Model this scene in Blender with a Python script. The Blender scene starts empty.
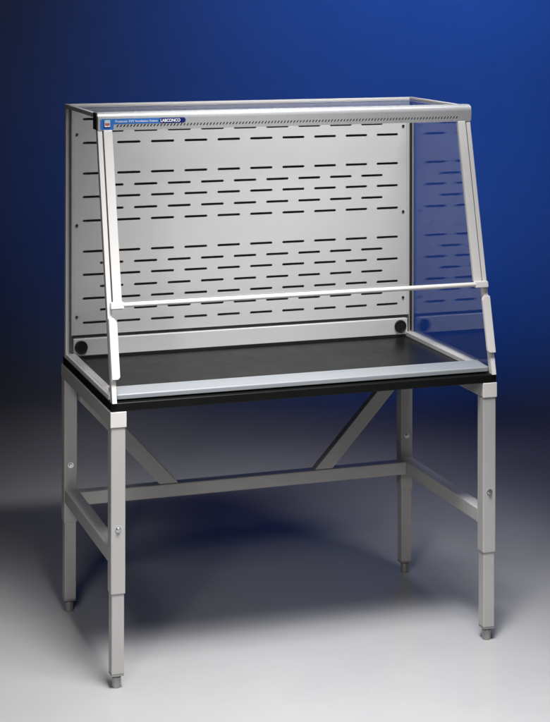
import bpy, bmesh, math, random
from mathutils import Vector, Matrix

random.seed(7)
sc = bpy.context.scene
COL = sc.collection

# ------------------------------------------------------------------ materials
def new_mat(name):
    m = bpy.data.materials.new(name); m.use_nodes = True
    nt = m.node_tree
    return m, nt, nt.nodes['Principled BSDF']

def paint(name, base, rough=.4, bump=.02, scale=900, metal=0.0, spec=.5, var=.04, coat=0.0):
    """sprayed / anodised surface: faint tone variation, orange peel, uneven gloss"""
    m, nt, b = new_mat(name)
    N, Lk = nt.nodes, nt.links
    tc = N.new('ShaderNodeTexCoord')
    n1 = N.new('ShaderNodeTexNoise'); n1.inputs['Scale'].default_value = 7; n1.inputs['Detail'].default_value = 6
    Lk.new(tc.outputs['Object'], n1.inputs['Vector'])
    mx = N.new('ShaderNodeMix'); mx.data_type = 'RGBA'
    mx.inputs['A'].default_value = (*[c * (1 - var) for c in base], 1)
    mx.inputs['B'].default_value = (*[min(1, c * (1 + var)) for c in base], 1)
    Lk.new(n1.outputs['Fac'], mx.inputs['Factor'])
    Lk.new(mx.outputs['Result'], b.inputs['Base Color'])
    mr = N.new('ShaderNodeMapRange')
    mr.inputs['To Min'].default_value = max(0.02, rough - .06); mr.inputs['To Max'].default_value = rough + .06
    n3 = N.new('ShaderNodeTexNoise'); n3.inputs['Scale'].default_value = 22; n3.inputs['Detail'].default_value = 4
    Lk.new(tc.outputs['Object'], n3.inputs['Vector'])
    Lk.new(n3.outputs['Fac'], mr.inputs['Value']); Lk.new(mr.outputs['Result'], b.inputs['Roughness'])
    n2 = N.new('ShaderNodeTexNoise'); n2.inputs['Scale'].default_value = scale; n2.inputs['Detail'].default_value = 2
    Lk.new(tc.outputs['Object'], n2.inputs['Vector'])
    bp = N.new('ShaderNodeBump'); bp.inputs['Strength'].default_value = bump; bp.inputs['Distance'].default_value = .001
    Lk.new(n2.outputs['Fac'], bp.inputs['Height']); Lk.new(bp.outputs['Normal'], b.inputs['Normal'])
    b.inputs['Metallic'].default_value = metal
    b.inputs['Specular IOR Level'].default_value = spec
    b.inputs['Coat Weight'].default_value = coat
    return m

def plain(name, base, rough=.5, metal=0.0):
    m, nt, b = new_mat(name)
    b.inputs['Base Color'].default_value = (*base, 1); b.inputs['Roughness'].default_value = rough
    b.inputs['Metallic'].default_value = metal
    return m

def glass(name, tint=(.985, .985, .985)):
    """thin clear acrylic: clear transmission, mirror reflection growing towards grazing (Schlick)"""
    m = bpy.data.materials.new(name); m.use_nodes = True
    nt = m.node_tree; N, Lk = nt.nodes, nt.links
    N.clear()
    out = N.new('ShaderNodeOutputMaterial')
    tr = N.new('ShaderNodeBsdfTransparent'); tr.inputs['Color'].default_value = (*tint, 1)
    gl = N.new('ShaderNodeBsdfGlossy'); gl.inputs['Roughness'].default_value = 0.0
    lw = N.new('ShaderNodeLayerWeight'); lw.inputs['Blend'].default_value = .5
    pw = N.new('ShaderNodeMath'); pw.operation = 'POWER'; pw.inputs[1].default_value = 5
    ma = N.new('ShaderNodeMath'); ma.operation = 'MULTIPLY_ADD'; ma.inputs[1].default_value = .66; ma.inputs[2].default_value = .04
    Lk.new(lw.outputs['Facing'], pw.inputs[0]); Lk.new(pw.outputs[0], ma.inputs[0])
    ms = N.new('ShaderNodeMixShader')
    Lk.new(ma.outputs[0], ms.inputs[0]); Lk.new(tr.outputs[0], ms.inputs[1]); Lk.new(gl.outputs[0], ms.inputs[2])
    Lk.new(ms.outputs[0], out.inputs['Surface'])
    return m

M = {}
M['stand'] = paint('grey_powder_coat', (.385, .38, .374), .42, .04, 1400, var=.06)
M['cap'] = paint('pale_end_cap_plastic', (.60, .585, .575), .38, .03, 1200)
M['hood'] = paint('white_powder_coat', (.61, .597, .59), .36, .02, 1400)
M['baffle'] = paint('pale_baffle_paint', (.78, .78, .78), .40, .03, 1500)
M['rail'] = paint('grey_airfoil_paint', (.25, .268, .287), .34, .015, 1200)
M['header'] = paint('silver_header_paint', (.47, .475, .485), .27, .008, 1500, metal=.2)
M['plenum'] = plain('plenum_shade_grey', (.16, .16, .16), .7)  # dark grey stands in for the shade behind the baffle slots
M['black'] = paint('black_epoxy_resin', (.0065, .0068, .007), .33, .05, 500, var=.3, spec=.14)
M['plug'] = plain('black_port_plug', (.008, .008, .009), .55)
M['seal_shade'] = plain('dark_seal_and_shade', (.02, .02, .02), .6)  # dark seals and plugs, also the painted shade in gaps
M['steel'] = paint('zinc_plated_steel', (.34, .335, .325), .46, .06, 500, metal=.6)
M['bolt'] = paint('bright_bolt_steel', (.75, .75, .75), .22, .05, 500, metal=1.0)
M['glass'] = glass('clear_acrylic')
M['label_blue'] = plain('label_blue', (.035, .17, .52), .35)
M['label_navy'] = plain('label_navy', (.012, .02, .16), .35)
M['label_white'] = plain('label_white', (.85, .87, .9), .4)
M['label_teal'] = plain('label_teal', (.45, .66, .75), .4)
M['label_red'] = plain('label_red', (.5, .12, .14), .4)

def floor_mat():
    m, nt, b = new_mat('studio_floor_sheet')
    N, Lk = nt.nodes, nt.links
    tc = N.new('ShaderNodeTexCoord')
    n = N.new('ShaderNodeTexNoise'); n.inputs['Scale'].default_value = 3.2; n.inputs['Detail'].default_value = 9; n.inputs['Roughness'].default_value = .62
    Lk.new(tc.outputs['Object'], n.inputs['Vector'])
    mx = N.new('ShaderNodeMix'); mx.data_type = 'RGBA'
    mx.inputs['A'].default_value = (.325, .328, .332, 1); mx.inputs['B'].default_value = (.385, .387, .388, 1)
    Lk.new(n.outputs['Fac'], mx.inputs['Factor'])
    # a sparse sprinkling of dust specks
    v = N.new('ShaderNodeTexVoronoi'); v.inputs['Scale'].default_value = 13
    Lk.new(tc.outputs['Object'], v.inputs['Vector'])
    lt = N.new('ShaderNodeMath'); lt.operation = 'LESS_THAN'; lt.inputs[1].default_value = .035
    Lk.new(v.outputs['Distance'], lt.inputs[0])
    sp = N.new('ShaderNodeSeparateColor'); Lk.new(v.outputs['Color'], sp.inputs[0])
    l2 = N.new('ShaderNodeMath'); l2.operation = 'LESS_THAN'; l2.inputs[1].default_value = .2
    Lk.new(sp.outputs[0], l2.inputs[0])
    mm = N.new('ShaderNodeMath'); mm.operation = 'MULTIPLY'; Lk.new(lt.outputs[0], mm.inputs[0]); Lk.new(l2.outputs[0], mm.inputs[1])
    m3 = N.new('ShaderNodeMath'); m3.operation = 'MULTIPLY'; m3.inputs[1].default_value = .7; Lk.new(mm.outputs[0], m3.inputs[0])
    mx2 = N.new('ShaderNodeMix'); mx2.data_type = 'RGBA'; mx2.inputs['B'].default_value = (.2, .19, .18, 1)
    Lk.new(m3.outputs[0], mx2.inputs['Factor']); Lk.new(mx.outputs['Result'], mx2.inputs['A'])
    # faint drag scuffs
    mp = N.new('ShaderNodeMapping'); mp.inputs['Scale'].default_value = (1.3, 9, 1); mp.inputs['Rotation'].default_value = (0, 0, .5)
    Lk.new(tc.outputs['Object'], mp.inputs['Vector'])
    ns = N.new('ShaderNodeTexNoise'); ns.inputs['Scale'].default_value = 2.2; ns.inputs['Detail'].default_value = 11; ns.inputs['Roughness'].default_value = .72
    Lk.new(mp.outputs['Vector'], ns.inputs['Vector'])
    rs = N.new('ShaderNodeMapRange'); rs.inputs['From Min'].default_value = .58; rs.inputs['From Max'].default_value = .74; rs.inputs['To Max'].default_value = .26
    Lk.new(ns.outputs['Fac'], rs.inputs['Value'])
    mx3 = N.new('ShaderNodeMix'); mx3.data_type = 'RGBA'; mx3.inputs['B'].default_value = (.24, .24, .245, 1)
    Lk.new(rs.outputs['Result'], mx3.inputs['Factor']); Lk.new(mx2.outputs['Result'], mx3.inputs['A'])
    Lk.new(mx3.outputs['Result'], b.inputs['Base Color'])
    mr = N.new('ShaderNodeMapRange'); mr.inputs['To Min'].default_value = .24; mr.inputs['To Max'].default_value = .40
    n2 = N.new('ShaderNodeTexNoise'); n2.inputs['Scale'].default_value = 6; n2.inputs['Detail'].default_value = 7
    Lk.new(tc.outputs['Object'], n2.inputs['Vector']); Lk.new(n2.outputs['Fac'], mr.inputs['Value'])
    # polished where it is walked on, matt further back where the sheet hangs
    sx = N.new('ShaderNodeSeparateXYZ'); Lk.new(tc.outputs['Object'], sx.inputs[0])
    r2 = N.new('ShaderNodeMapRange'); r2.interpolation_type = 'SMOOTHSTEP'
    r2.inputs['From Min'].default_value = .9; r2.inputs['From Max'].default_value = 3.0; r2.inputs['To Max'].default_value = .6
    Lk.new(sx.outputs['Y'], r2.inputs['Value'])
    ad = N.new('ShaderNodeMath'); ad.operation = 'ADD'; Lk.new(mr.outputs['Result'], ad.inputs[0]); Lk.new(r2.outputs['Result'], ad.inputs[1])
    Lk.new(ad.outputs[0], b.inputs['Roughness'])
    b.inputs['Specular IOR Level'].default_value = .28
    n3 = N.new('ShaderNodeTexNoise'); n3.inputs['Scale'].default_value = 60; n3.inputs['Detail'].default_value = 4
    Lk.new(tc.outputs['Object'], n3.inputs['Vector'])
    bp = N.new('ShaderNodeBump'); bp.inputs['Strength'].default_value = .06; bp.inputs['Distance'].default_value = .002
    Lk.new(n3.outputs['Fac'], bp.inputs['Height']); Lk.new(bp.outputs['Normal'], b.inputs['Normal'])
    return m
M['floor'] = floor_mat()

# ------------------------------------------------------------------ builders
ROOTLOC = {}
def thing(name, label, cat, loc, kind=None):
    o = bpy.data.objects.new(name, None); COL.objects.link(o)
    o.empty_display_size = .1
    o.location = loc; o['label'] = label; o['category'] = cat
    ROOTLOC[o.name] = Vector(loc)
    return o

def root_of(o):
    while o.parent: o = o.parent
    return o

def obj(name, bm, mat, parent=None, smooth=False, label=None):
    """link one mesh; bm is in world space and is moved into the root's space"""
    if parent is not None:
        off = ROOTLOC[root_of(parent).name]
        bmesh.ops.translate(bm, verts=bm.verts[:], vec=-off)
    me = bpy.data.meshes.new(name)
    bmesh.ops.recalc_face_normals(bm, faces=bm.faces[:])
    bm.to_mesh(me); bm.free()
    if smooth:
        for p in me.polygons: p.use_smooth = True
        me.set_sharp_from_angle(angle=math.radians(35))
    mats = mat if isinstance(mat, (list, tuple)) else [mat]
    for q in mats: me.materials.append(q)
    o = bpy.data.objects.new(name, me); COL.objects.link(o)
    if parent is not None: o.parent = parent
    if label: o['label'] = label
    return o

def add_hexa(bm, bottom, top, bevel=0.0, seg=2):
    vs = [bm.verts.new(p) for p in bottom] + [bm.verts.new(p) for p in top]
    n = len(bottom)
    fs = [bm.faces.new(vs[:n][::-1]), bm.faces.new(vs[n:])]
    for i in range(n):
        j = (i + 1) % n
        fs.append(bm.faces.new((vs[i], vs[j], vs[n + j], vs[n + i])))
    if bevel:
        es = list({e for f in fs for e in f.edges})
        bmesh.ops.bevel(bm, geom=es, offset=bevel, segments=seg, profile=.5, affect='EDGES')
    return bm

def box(x0, x1, y0, y1, z0, z1, bevel=.0015, bm=None, seg=2):
    bm = bm or bmesh.new()
    return add_hexa(bm, [(x0, y0, z0), (x1, y0, z0), (x1, y1, z0), (x0, y1, z0)],
                    [(x0, y0, z1), (x1, y0, z1), (x1, y1, z1), (x0, y1, z1)], bevel, seg)

def prism_x(prof, x0, x1, bevel=0.0, bm=None, seg=2):
    """profile in (y, z), extruded along x"""
    bm = bm or bmesh.new()
    return add_hexa(bm, [(x0, y, z) for y, z in prof], [(x1, y, z) for y, z in prof], bevel, seg)

def prism_y(prof, y0, y1, bevel=0.0, bm=None, seg=2):
    bm = bm or bmesh.new()
    return add_hexa(bm, [(x, y0, z) for x, z in prof], [(x, y1, z) for x, z in prof], bevel, seg)

def disc(c, r, depth, axis='Y', n=32, bevel=0.0, bm=None):
    """short cylinder whose front face looks along -axis (or -z)"""
    bm = bm or bmesh.new()
    cx, cy, cz = c
    ring = []
    for k in range(n):
        a = 2 * math.pi * k / n
        ring.append((r * math.cos(a), r * math.sin(a)))
    if axis == 'Y':
        a_ = [(cx + u, cy, cz + v) for u, v in ring]; b_ = [(cx + u, cy + depth, cz + v) for u, v in ring]
    else:
        a_ = [(cx + u, cy + v, cz) for u, v in ring]; b_ = [(cx + u, cy + v, cz + depth) for u, v in ring]
    return add_hexa(bm, a_, b_, bevel)

def plate(outline, holes, thick, place):
    """flat sheet with real holes, from a filled curve. place: 4x4 that takes (u, v, w) to world"""
    cu = bpy.data.curves.new('sheet', 'CURVE'); cu.dimensions = '2D'; cu.fill_mode = 'BOTH'; cu.extrude = thick / 2
    for loop in [outline] + holes:
        s = cu.splines.new('POLY'); s.points.add(len(loop) - 1)
        for p, (u, v) in zip(s.points, loop): p.co = (u, v, 0, 1)
        s.use_cyclic_u = True
    tmp = bpy.data.objects.new('sheet', cu); COL.objects.link(tmp)
    dg = bpy.context.evaluated_depsgraph_get(); dg.update()
    me = bpy.data.meshes.new_from_object(tmp.evaluated_get(dg))
    bpy.data.objects.remove(tmp); bpy.data.curves.remove(cu)
    bm = bmesh.new(); bm.from_mesh(me); bpy.data.meshes.remove(me)
    bmesh.ops.remove_doubles(bm, verts=bm.verts[:], dist=1e-6)
    bm.transform(place)
    return bm

XZ = Matrix(((1, 0, 0, 0), (0, 0, -1, 0), (0, 1, 0, 0), (0, 0, 0, 1)))      # (u, v, w) -> (u, -w, v)
def stadium(cx, cz, length, h, n=6):
    r = h / 2; a = length / 2 - r; pts = []
    for k in range(n + 1):
        t = -math.pi / 2 + math.pi * k / n; pts.append((cx + a + r * math.cos(t), cz + r * math.sin(t)))
    for k in range(n + 1):
        t = math.pi / 2 + math.pi * k / n; pts.append((cx - a + r * math.cos(t), cz + r * math.sin(t)))
    return pts

def rrect(x0, x1, z0, z1, r, n=5):
    pts = []
    for cx, cz, a0 in ((x1 - r, z0 + r, -90), (x1 - r, z1 - r, 0), (x0 + r, z1 - r, 90), (x0 + r, z0 + r, 180)):
        for k in range(n + 1):
            t = math.radians(a0 + 90 * k / n); pts.append((cx + r * math.cos(t), cz + r * math.sin(t)))
    return pts

def lettering(body, height, x0, x1, z, y, mat, parent, name, bold=0.0):
    cu = bpy.data.curves.new('letters', 'FONT'); cu.body = body; cu.size = 1; cu.extrude = .01; cu.offset = bold
    tmp = bpy.data.objects.new('letters', cu); COL.objects.link(tmp)
    dg = bpy.context.evaluated_depsgraph_get(); dg.update()
    me = bpy.data.meshes.new_from_object(tmp.evaluated_get(dg))
    bpy.data.objects.remove(tmp); bpy.data.curves.remove(cu)
    bm = bmesh.new(); bm.from_mesh(me); bpy.data.meshes.remove(me)
    xs = [v.co.x for v in bm.verts]
    a, b = min(xs), max(xs)
    for v in bm.verts:
        u, w, d = v.co
        v.co = (x0 + (u - a) / (b - a) * (x1 - x0), y - d * .03, z + w * height / .69)
    return obj(name, bm, mat, parent)

# ------------------------------------------------------------------ dimensions (metres)
W, D = 1.22, .678            # worktop
H, T = .825, .025            # worktop top height, thickness
S = .043                     # leg tube
SLOPE = .2526                # lean of the front posts: dy per dz
def yf(z): return -.007 + SLOPE * (z - .828)

# ------------------------------------------------------------------ setting
FY, RAD, HI = 2.5, 1.5, 5.2
fl = bmesh.new()
vs = [fl.verts.new(p) for p in ((-9, -9, 0), (11, -9, 0), (11, FY, 0), (-9, FY, 0))]
fl.faces.new(vs)
f = obj('floor', fl, M['floor']); f['kind'] = 'structure'
f['label'] = 'glossy pale grey studio floor'
bd = bmesh.new()
prof = [(FY + RAD * math.sin(math.pi / 2 * k / 32), RAD * (1 - math.cos(math.pi / 2 * k / 32))) for k in range(33)] + [(FY + RAD, HI)]
rows = [[bd.verts.new((x, y, z)) for x in (-9, 11)] for y, z in prof]
for a, b in zip(rows, rows[1:]): bd.faces.new((a[0], a[1], b[1], b[0]))
b_ = obj('backdrop', bd, M['floor'], smooth=True); b_['kind'] = 'structure'
b_['label'] = 'seamless studio backdrop lit deep blue'

# ------------------------------------------------------------------ base stand
stand = thing('base_stand', 'grey steel base stand with four telescoping legs under the black worktop', 'stand', (W / 2, .35, 0))
LX = (.000, W - S)               # left edge of the left and right legs
LEGS = [(0, .002, .273, .4612), (1, .002, .273, .4615), (0, .657, .2915, .477), (1, .657, .2915, .4776)]
for side, y0, zs, zb in LEGS:
    x0 = LX[side]
    lg = obj('leg', box(x0, x0 + S, y0, y0 + S, zs, .7548, .003, seg=3), M['stand'], stand)
    i = .0028
    obj('leg_extension', box(x0 + i, x0 + S - i, y0 + i, y0 + S - i, .0415, zs + .02, .0025, seg=2), M['stand'], lg)
    # foot: plate closing the tube, threaded stem and a hexagonal levelling pad
    cx, cy = x0 + S / 2, y0 + S / 2
    ft = bmesh.new()
    box(x0 + .003, x0 + S - .003, y0 + .003, y0 + S - .003, .0365, .0413, .001, ft)
    disc((cx, cy, .012), .011, .026, 'Z', 16, 0, ft)
    disc((cx, cy, .0), .0140, .0315, 'Z', 8, .0018, ft)
    obj('levelling_foot', ft, M['steel'], lg)
    bl = bmesh.new()
    disc((cx, y0 - .0014, zb), .0095, .0016, 'Y', 24, 0, bl)
    disc((cx, y0 - .0065, zb), .0062, .0052, 'Y', 6, .001, bl)
    obj('bolt', bl, M['bolt'], lg)
for side in (0, 1):
    x0 = -.0015 if side == 0 else W - S - .0015
    x1 = x0 + S + .003
    ur = obj('upper_rail', box(x0, x1, .0035, .702,   .7553, H - T - .0002, .003, seg=3), M['stand'], stand)
    obj('end_cap', box(x0 - .0008, x1 + .0008, -.0015, .0033, .7545, H - T - .0001, .0018), M['cap'], ur)
    obj('lower_rail', box(LX[side] + .001, LX[side] + S - .001, .0455, .6565, .357, .401, .003, seg=3), M['stand'], stand)
obj('crossbar', box(LX[0] + S - .0008, LX[1] + .0008, .612, .653, .357, .3995, .003, seg=3), M['stand'], stand)
for sgn in (0, 1):
    # flat-sided diagonal tube rising outward from the crossbar to the rear of the frame
    pts = [(.858, .3992), (.929, .3992), (1.2495, .8025), (1.184, .8025)]
    sl = 1.095
    zt = H - T - .0003
    xa, xb = .862, .930
    pr = [(xa - .016, .3998), (xb - .020, .3998), (xb - .020 + (zt - .3998) / sl, zt), (xa - .016 + (zt - .3998) / sl, zt)]
    # keep inside the frame at the top: trim against the leg
    lim = LX[1] - .001
    pr = [pr[0], pr[1], (lim, .3998 + (lim - pr[1][0]) * sl), (lim, min(zt, .3998 + (lim - pr[0][0]) * sl))]
    if sgn == 0: pr = [(1.218 - x, z) for x, z in pr][::-1]
    obj('brace', prism_y(pr, .616, .649, .0022), M['stand'], stand)

# ------------------------------------------------------------------ worktop
ws = bmesh.new()
box(0, W, 0, D, H - T, H, .0025, ws, 3)
wt = obj('work_surface', ws, M['black'])
wt['label'] = 'flat black epoxy worktop slab lying on the grey stand'
wt['category'] = 'worktop'
# origin at its base
off = Vector((W / 2, D / 2, H - T)); wt.data.transform(Matrix.Translation(-off)); wt.location = off

# ------------------------------------------------------------------ ventilation enclosure
enc = thing('ventilated_enclosure', 'clear-sided ventilated enclosure with slotted back baffle standing on the black worktop', 'fume hood', (W / 2, .33, H))
EX0, EX1 = .0015, 1.2175
ZT = 1.6455                      # top of the top frame
Zb = H + .0003                   # rests on the worktop
BY = .645                        # face of the baffle
# closed back
obj('back_panel', box(EX0 + .017, EX1 - .017, .6605, .664, Zb + .002, ZT - .016, 0), M['plenum'], enc)
# rear corner posts (with a narrow inward flange), in pale paint
for side in (0, 1):
    x0 = EX0 if side == 0 else EX1 - .0165
    cp = bmesh.new()
    box(x0, x0 + .0165, .6435, .664, Zb, ZT - .0142, .002, cp)
    cpo = obj('corner_post', cp, M['hood'], enc)
    xg = EX0 + .0117 if side == 0 else EX1 - .0152
    obj('gap_shade', box(xg, xg + .0035, .6325, .6432, Zb + .020, ZT - .0155, 0), M['seal_shade'], cpo)  # dark strip standing in for the shaded gap beside the post
# slotted baffle
SLX0, PITCH, SL, SHH = .0965, .11365, .0785, .0078
holes = []
for z in (1.5959, 1.5187, 1.4197, 1.3439, 1.2668, 1.1673, 1.0923, 1.0155, .9373):
    for k in range(10): holes.append(stadium(SLX0 + PITCH * k, z, SL, SHH))
for z in (1.5561, 1.3804, 1.3049, 1.1289, 1.0533, .9771):
    for k in range(9): holes.append(stadium(SLX0 + PITCH * (k + .5), z, SL, SHH))
BX0, BX1 = .0195, 1.1995
bf = plate([(BX0, .8985), (BX1, .8985), (BX1, 1.631), (BX0, 1.631)], holes, .0016, Matrix.Translation((0, BY, 0)) @ XZ)
# folded edge flanges either side of the sheet
for xa in (BX0, BX1 - .0016): box(xa, xa + .0016, BY + .001, .6602, .8985, 1.631, 0, bf)
# shallow raised margin folds, read as the vertical crease near each side
for xa in (BX0 + .0006, BX1 - .0106): box(xa, xa + .010, BY - .0042, BY - .0009, .8985, 1.631, .001, bf)
baffle = obj('baffle', bf, M['baffle'], enc)
for x in (.0375, 1.1775):
    for z in (1.5468, 1.253, .9575):
        s_ = disc((x, BY - .0038, z), .0048, .003, 'Y', 16, .0012)
        obj('screw', s_, M['seal_shade'], baffle)
# low plenum box along the foot of the baffle, with a black port plug at each end
lb = bmesh.new()
box(.0265, 1.192, .6375, .6595, Zb + .0062, .8868, .002, lb)
led = obj('plenum_ledge', lb, M['baffle'], enc)
obj('rubber_seal', box(.028, 1.1905, .6395, .6585, Zb, Zb + .006, 0), M['seal_shade'], led)
for x in (.0505, 1.1645):
    pb = bmesh.new()
    disc((x, .6325, .8605), .0212, .0048, 'Y', 40, .0012, pb)
    # moulded lip round a shallow recess
    n = 40
    for k in range(n):
        a0, a1 = 2 * math.pi * k / n, 2 * math.pi * (k + 1) / n
        q = []
        for rr, yy in ((.0205, .6324), (.0195, .6308), (.0172, .6308), (.0162, .6324)):
            q.append([pb.verts.new((x + rr * math.cos(a), yy, .8605 + rr * math.sin(a))) for a in (a0, a1)])
        for u_, v_ in zip(q, q[1:]): pb.faces.new((u_[0], u_[1], v_[1], v_[0]))
    bmesh.ops.remove_doubles(pb, verts=pb.verts[:], dist=1e-6)
    obj('port_plug', pb, M['plug'], led)
# rails on the worktop
RH, RW = .0150, .031
for side in (0, 1):
    x0 = EX0 + .0005 if side == 0 else EX1 - RW - .0005
    pr = [(x0, Zb), (x0 + RW, Zb), (x0 + RW, H + RH), (x0, H + RH)]
    obj('side_rail', prism_y(pr, .0445 if side == 0 else .0445, .6435, .0016), M['hood'], enc)
fr = prism_x([(.0215, H + .0055), (.0215, H + .0178), (.0250, H + .0206), (.1035, H + .0252), (.1050, H + .0226), (.1000, Zb), (.040, Zb)], EX0 + .0145, EX1 - .0145, .0012)
obj('front_rail', fr, M['rail'], enc)
# sloping front posts
ZH = 1.597                       # underside of the header
def slope_bar(x0, x1, zlo, zhi, front, depth, bevel=.0015, bm=None, flat=True):
    """bar parallel to the sloping front; front = how far its face stands out (towards -y), depth = its thickness along y"""
    a, b = yf(zlo) - front, yf(zhi) - front
    return prism_x([(a, zlo), (a + depth, zlo), (b + depth, zhi), (b, zhi)], x0, x1, bevel, bm)
for side in (0, 1):
    x0 = EX0 if side == 0 else EX1 - .0142
    obj('front_post', slope_bar(x0, x0 + .0142, Zb, ZH, 0, .024), M['hood'], enc)
    # sash guide: channel clipped over the lower part of the post, ends chamfered
    gx0, gx1 = (EX0 + .0003, EX0 + .0245) if side == 0 else (EX1 - .0262, EX1 - .0003)
    z0, z1 = .893, 1.062
    front = .0135
    m_in = gx1 if side == 0 else gx0
    m_out = gx0 if side == 0 else gx1
    ch = .012
    pl = [(m_out, z0), (m_in + (-.006 if side == 0 else .006), z0), (m_in, z0 + .006), (m_in, z1 - ch), (m_in + (-.008 if side == 0 else .008), z1), (m_out, z1)]
    g = bmesh.new()
    va = [g.verts.new((x, yf(z) - front, z)) for x, z in pl]; vb = [g.verts.new((x, yf(z) - .0006, z)) for x, z in pl]
    g.faces.new(va); g.faces.new(vb[::-1])
    for i in range(len(pl)):
        j = (i + 1) % len(pl); g.faces.new((va[i], va[j], vb[j], vb[i]))
    bmesh.ops.recalc_face_normals(g, faces=g.faces[:])
    bmesh.ops.bevel(g, geom=g.edges[:], offset=.0014, segments=2, affect='EDGES')
    obj('sash_guide', g, M['hood'], enc)
# clear panes
for side in (0, 1):
    xp = EX0 + .0055 if side == 0 else EX1 - .0105
    zlo, zhi = H + RH + .0003, ZT - (.0145 if side == 0 else .0080)
    poly = [(yf(zlo) + .0245, zlo), (.6432, zlo), (.6432, zhi), (yf(ZH) + .0245 + SLOPE * (zhi - ZH), zhi)]
    obj('side_pane', prism_x(poly, xp, xp + .005), M['glass'], enc)
obj('top_pane', box(EX0 + .013, EX1 - .013, .236, .6500, 1.6335, 1.6385, 0), M['glass'], enc)
# top frame
for side in (0, 1):
    x0 = EX0 if side == 0 else EX1 - .0125
    drop = .0140 if side == 0 else .0075
    obj('top_rail', box(x0, x0 + .0125, .2365, .664, ZT - drop, ZT, .002), M['hood'], enc)
obj('top_rail', box(EX0 + .0127, EX1 - .0127, .6505, .6645, ZT - .0105, ZT - .0004, .002), M['hood'], enc)
# header: rounded aluminium extrusion across the front, pierced by a row of slanted vents
HX0, HX1 = .0025, 1.2190
HY = .1855                       # front face
R = .019
arc = [(HY + R - R * math.cos(math.pi / 2 * k / 10), ZT + .0035 - R + R * math.sin(math.pi / 2 * k / 10)) for k in range(11)]
hp = arc + [(.236, ZT + .0022), (.236, ZT - .0010), (HY + R, ZT - .0010)]
zb = 1.5955
hd = bmesh.new()
# rounded top shell
inner = [(HY + .0026, arc[0][1])] + [(HY + R - (R - .0026) * math.cos(math.pi / 2 * k / 10), ZT + .0035 - R + (R - .0026) * math.sin(math.pi / 2 * k / 10)) for k in range(1, 11)] + [(.236, ZT - .0006)]
outer = arc + [(.236, ZT + .0022)]
prism_x(outer + inner[::-1], HX0, HX1, 0, hd)
# vented face
ticks = []
x = .0625
while x < 1.1705:
    zc, hh, wd, lean = 1.6085, .0037, .0021, .0022
    ticks.append([(x - wd - lean, zc - hh), (x + wd - lean, zc - hh), (x + wd + lean, zc + hh), (x - wd + lean, zc + hh)])
    x += .01035
face = plate([(HX0, zb + .003), (HX0 + .003, zb), (HX1 - .003, zb), (HX1, zb + .003), (HX1, arc[0][1]), (HX0, arc[0][1])], ticks, .0024, Matrix.Translation((0, HY + .0012, 0)) @ XZ)
me_ = bpy.data.meshes.new('t'); face.to_mesh(me_); face.free(); hd.from_mesh(me_); bpy.data.meshes.remove(me_)
# underside return lip
prism_x([(HY + .0025, zb), (HY + .0480, zb), (HY + .0480, zb + .0022), (HY + .0025, zb + .0022)], HX0 + .001, HX1 - .001, 0, hd)
bmesh.ops.remove_doubles(hd, verts=hd.verts[:], dist=1e-5)
header = obj('header', hd, M['header'], enc, smooth=True)
obj('vent_backing', box(HX0 + .01, HX1 - .01, HY + .012, HY + .020, zb + .003, ZT - .012, 0), M['seal_shade'], header)
# end plates
for side in (0, 1):
    pe = [(HY + .0015, zb + .002)] + [(HY + R - (R - .001) * math.cos(math.pi / 2 * k / 8), ZT + .0033 - R + (R - .001) * math.sin(math.pi / 2 * k / 8)) for k in range(9)] + [(.236, ZT + .002), (.236, zb + .002)]
    x0 = HX0 - .0042 if side == 0 else HX1
    obj('end_plug', prism_x(pe, x0 + (.0002 if side == 0 else .0002), x0 + (.0040 if side == 0 else .0025), .0006), M['seal_shade'] if side == 0 else M['header'], header)
# maker's label on the left end of the header
LY = HY - .0002
def decal(name, outline, th, mat, y):
    return obj(name, plate(outline, [], th, Matrix.Translation((0, y, 0)) @ XZ), mat, header)
lab = decal('label_strip', rrect(.0095, .0500, 1.5980, 1.6300, .005), .0006, M['label_blue'], LY)
decal('label_strip', rrect(.0480, .2040, 1.6142, 1.6300, .002), .0005, M['label_blue'], LY)
decal('label_strip', rrect(.1900, .2730, 1.6142, 1.6300, .0078), .0007, M['label_navy'], LY)
decal('emblem', rrect(.0190, .0400, 1.6030, 1.6275, .0030), .0006, M['label_navy'], LY - .0004)
decal('emblem', rrect(.0218, .0394, 1.6062, 1.6270, .0020), .0006, M['label_teal'], LY - .0008)
decal('emblem', rrect(.0235, .0380, 1.6092, 1.6180, .0008), .0006, M['label_red'], LY - .0012)
decal('emblem', rrect(.0232, .0300, 1.6062, 1.6098, .0008), .0006, M['label_white'], LY - .0016)
decal('emblem', rrect(.0318, .0386, 1.6062, 1.6098, .0008), .0006, M['label_white'], LY - .0016)
lettering('Protector XVS Ventilation Station', .0066, .0555, .1860, 1.6188, LY - .0005, M['label_white'], header, 'lettering')
lettering('LABCONCO', .0088, .1945, .2560, 1.6177, LY - .0006, M['label_white'], header, 'lettering', bold=.03)
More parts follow.
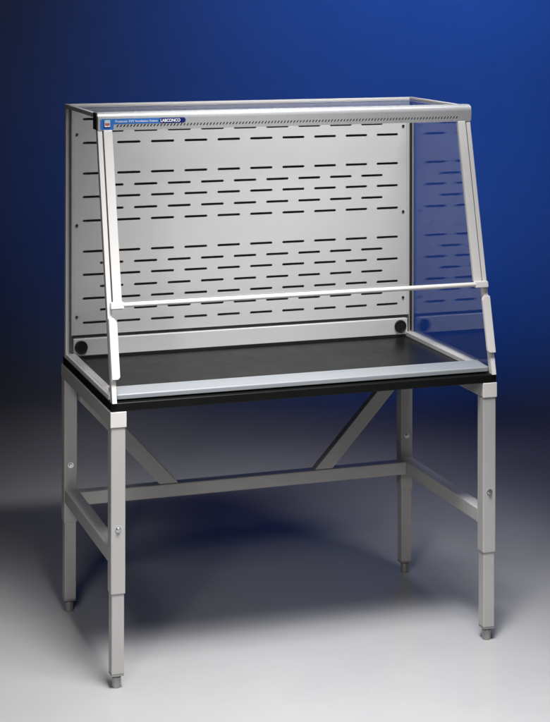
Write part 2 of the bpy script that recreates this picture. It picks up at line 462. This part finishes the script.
# sliding sash: clear pane in two side bars with a lift bar along its foot
sash = bmesh.new()
ZS0, ZS1 = 1.104, ZH - .0004
slope_bar(.0455, EX1 - .0440, ZS0 + .004, ZS1, -.004, .005, 0, sash)
sash_o = obj('sash', sash, M['glass'], enc)
for x0, x1 in ((EX0 + .0178, EX0 + .0445), (EX1 - .0445, EX1 - .0178)):
    obj('sash_bar', slope_bar(x0, x1, ZS0, ZS1, .0030, .014, .0015), M['hood'], sash_o)
    # dark strip painting shade into the groove between post and bar
    g0, g1 = (EX0 + .0145, EX0 + .0175) if x0 < .5 else (EX1 - .0175, EX1 - .0145)
    obj('gap_shade', slope_bar(g0, g1, ZS0, ZS1, -.004, .008, 0), M['seal_shade'], sash_o)
hb = bmesh.new()
zc = 1.0975
yc = yf(zc) - .009
ell = [(yc + .0090 * math.cos(2 * math.pi * k / 20), zc + .0070 * math.sin(2 * math.pi * k / 20)) for k in range(20)]
prism_x(ell, .0475, EX1 - .0460, 0, hb)
obj('lift_bar', hb, M['hood'], sash_o, smooth=True)
for x0, x1 in ((EX0 + .0080, EX0 + .0475), (EX1 - .0475, EX1 - .0030)):
    eb = bmesh.new()
    slope_bar(x0, x1, 1.0880, 1.1062, .0165, .0160, .002, eb)
    obj('lift_bar_end', eb, M['hood'], sash_o)

# ------------------------------------------------------------------ light
def area(name, loc, aim, sx, sy, power, color, spread=180):
    l = bpy.data.lights.new(name, 'AREA'); l.shape = 'RECTANGLE'; l.size = sx; l.size_y = sy
    l.energy = power; l.color = color; l.spread = math.radians(spread)
    o = bpy.data.objects.new(name, l); COL.objects.link(o); o.location = loc
    d = Vector(aim) - Vector(loc); o.rotation_euler = d.to_track_quat('-Z', 'Y').to_euler()
    return o
def spot(name, loc, aim, power, color, angle, blend=1.0, radius=.3):
    l = bpy.data.lights.new(name, 'SPOT'); l.energy = power; l.color = color
    l.spot_size = math.radians(angle); l.spot_blend = blend; l.shadow_soft_size = radius
    o = bpy.data.objects.new(name, l); COL.objects.link(o); o.location = loc
    d = Vector(aim) - Vector(loc); o.rotation_euler = d.to_track_quat('-Z', 'Y').to_euler()
    return o
area('overhead_softbox_lamp', (.46, -.95, 3.6), (.50, -.72, 0), 1.3, .7, 27, (1, .99, .985), 66)
spot('added_floor_spot', (.20, -1.36, 3.7), (.30, -.50, 0), 490, (1, .99, .98), 48, .6, .38)  # extra spot added to brighten the floor in front
area('front_softbox_lamp', (-1.25, -2.7, 2.6), (.5, .2, .30), .9, .9, 3.8, (1, .98, .965), 44)
area('added_baffle_strip', (.86, -.12, 2.7), (.82, .58, 1.32), 1.3, .10, 5.0, (.99, .99, 1), 50)  # extra strip added above the hood to lift the baffle
area('background_lamp', (1.5, 2.0, 3.4), (1.5, 2.12, 0), 2.2, .15, .42, (.62, .52, 1.0), 40)
spot('blue_gel_lamp', (3.0, 1.6, 3.4), (2.60, 4.0, 1.85), 300, (.030, .175, 1.0), 84, 1.0, .25)
w = bpy.data.worlds.new('World'); sc.world = w; w.use_nodes = True
w.node_tree.nodes['Background'].inputs['Color'].default_value = (.5, .55, .7, 1)
w.node_tree.nodes['Background'].inputs['Strength'].default_value = .006

# ------------------------------------------------------------------ camera (level view camera with rise/fall)
F, CX, CY = 1754.98, 279.10, -12.80
yaw, pitch, roll = .32714, .00032, .00115
cd = bpy.data.cameras.new('camera'); cam = bpy.data.objects.new('camera', cd); COL.objects.link(cam)
cd.sensor_fit = 'HORIZONTAL'; cd.sensor_width = 36; cd.lens = F / 550 * 36
cd.shift_x = -(CX - 275) / 550; cd.shift_y = (CY - 361) / 550
cd.clip_start = .05; cd.clip_end = 200
r = Vector((math.cos(yaw), -math.sin(yaw), 0)); fw = Vector((math.sin(yaw), math.cos(yaw), 0)); up = Vector((0, 0, 1))
f2 = fw * math.cos(pitch) - up * math.sin(pitch); u2 = up * math.cos(pitch) + fw * math.sin(pitch)
r3 = r * math.cos(roll) + u2 * math.sin(roll); u3 = u2 * math.cos(roll) - r * math.sin(roll)
mw = Matrix((r3, u3, -f2)).transposed().to_4x4(); mw.translation = Vector((-1.16554, -4.93211, 2.02515))
cam.matrix_world = mw
sc.camera = cam
sc.render.engine = 'CYCLES'
sc.cycles.max_bounces = 12; sc.cycles.transparent_max_bounces = 16; sc.cycles.glossy_bounces = 6
sc.view_settings.view_transform = 'Standard'; sc.view_settings.look = 'None'
sc.view_settings.exposure = 0; sc.view_settings.gamma = 1
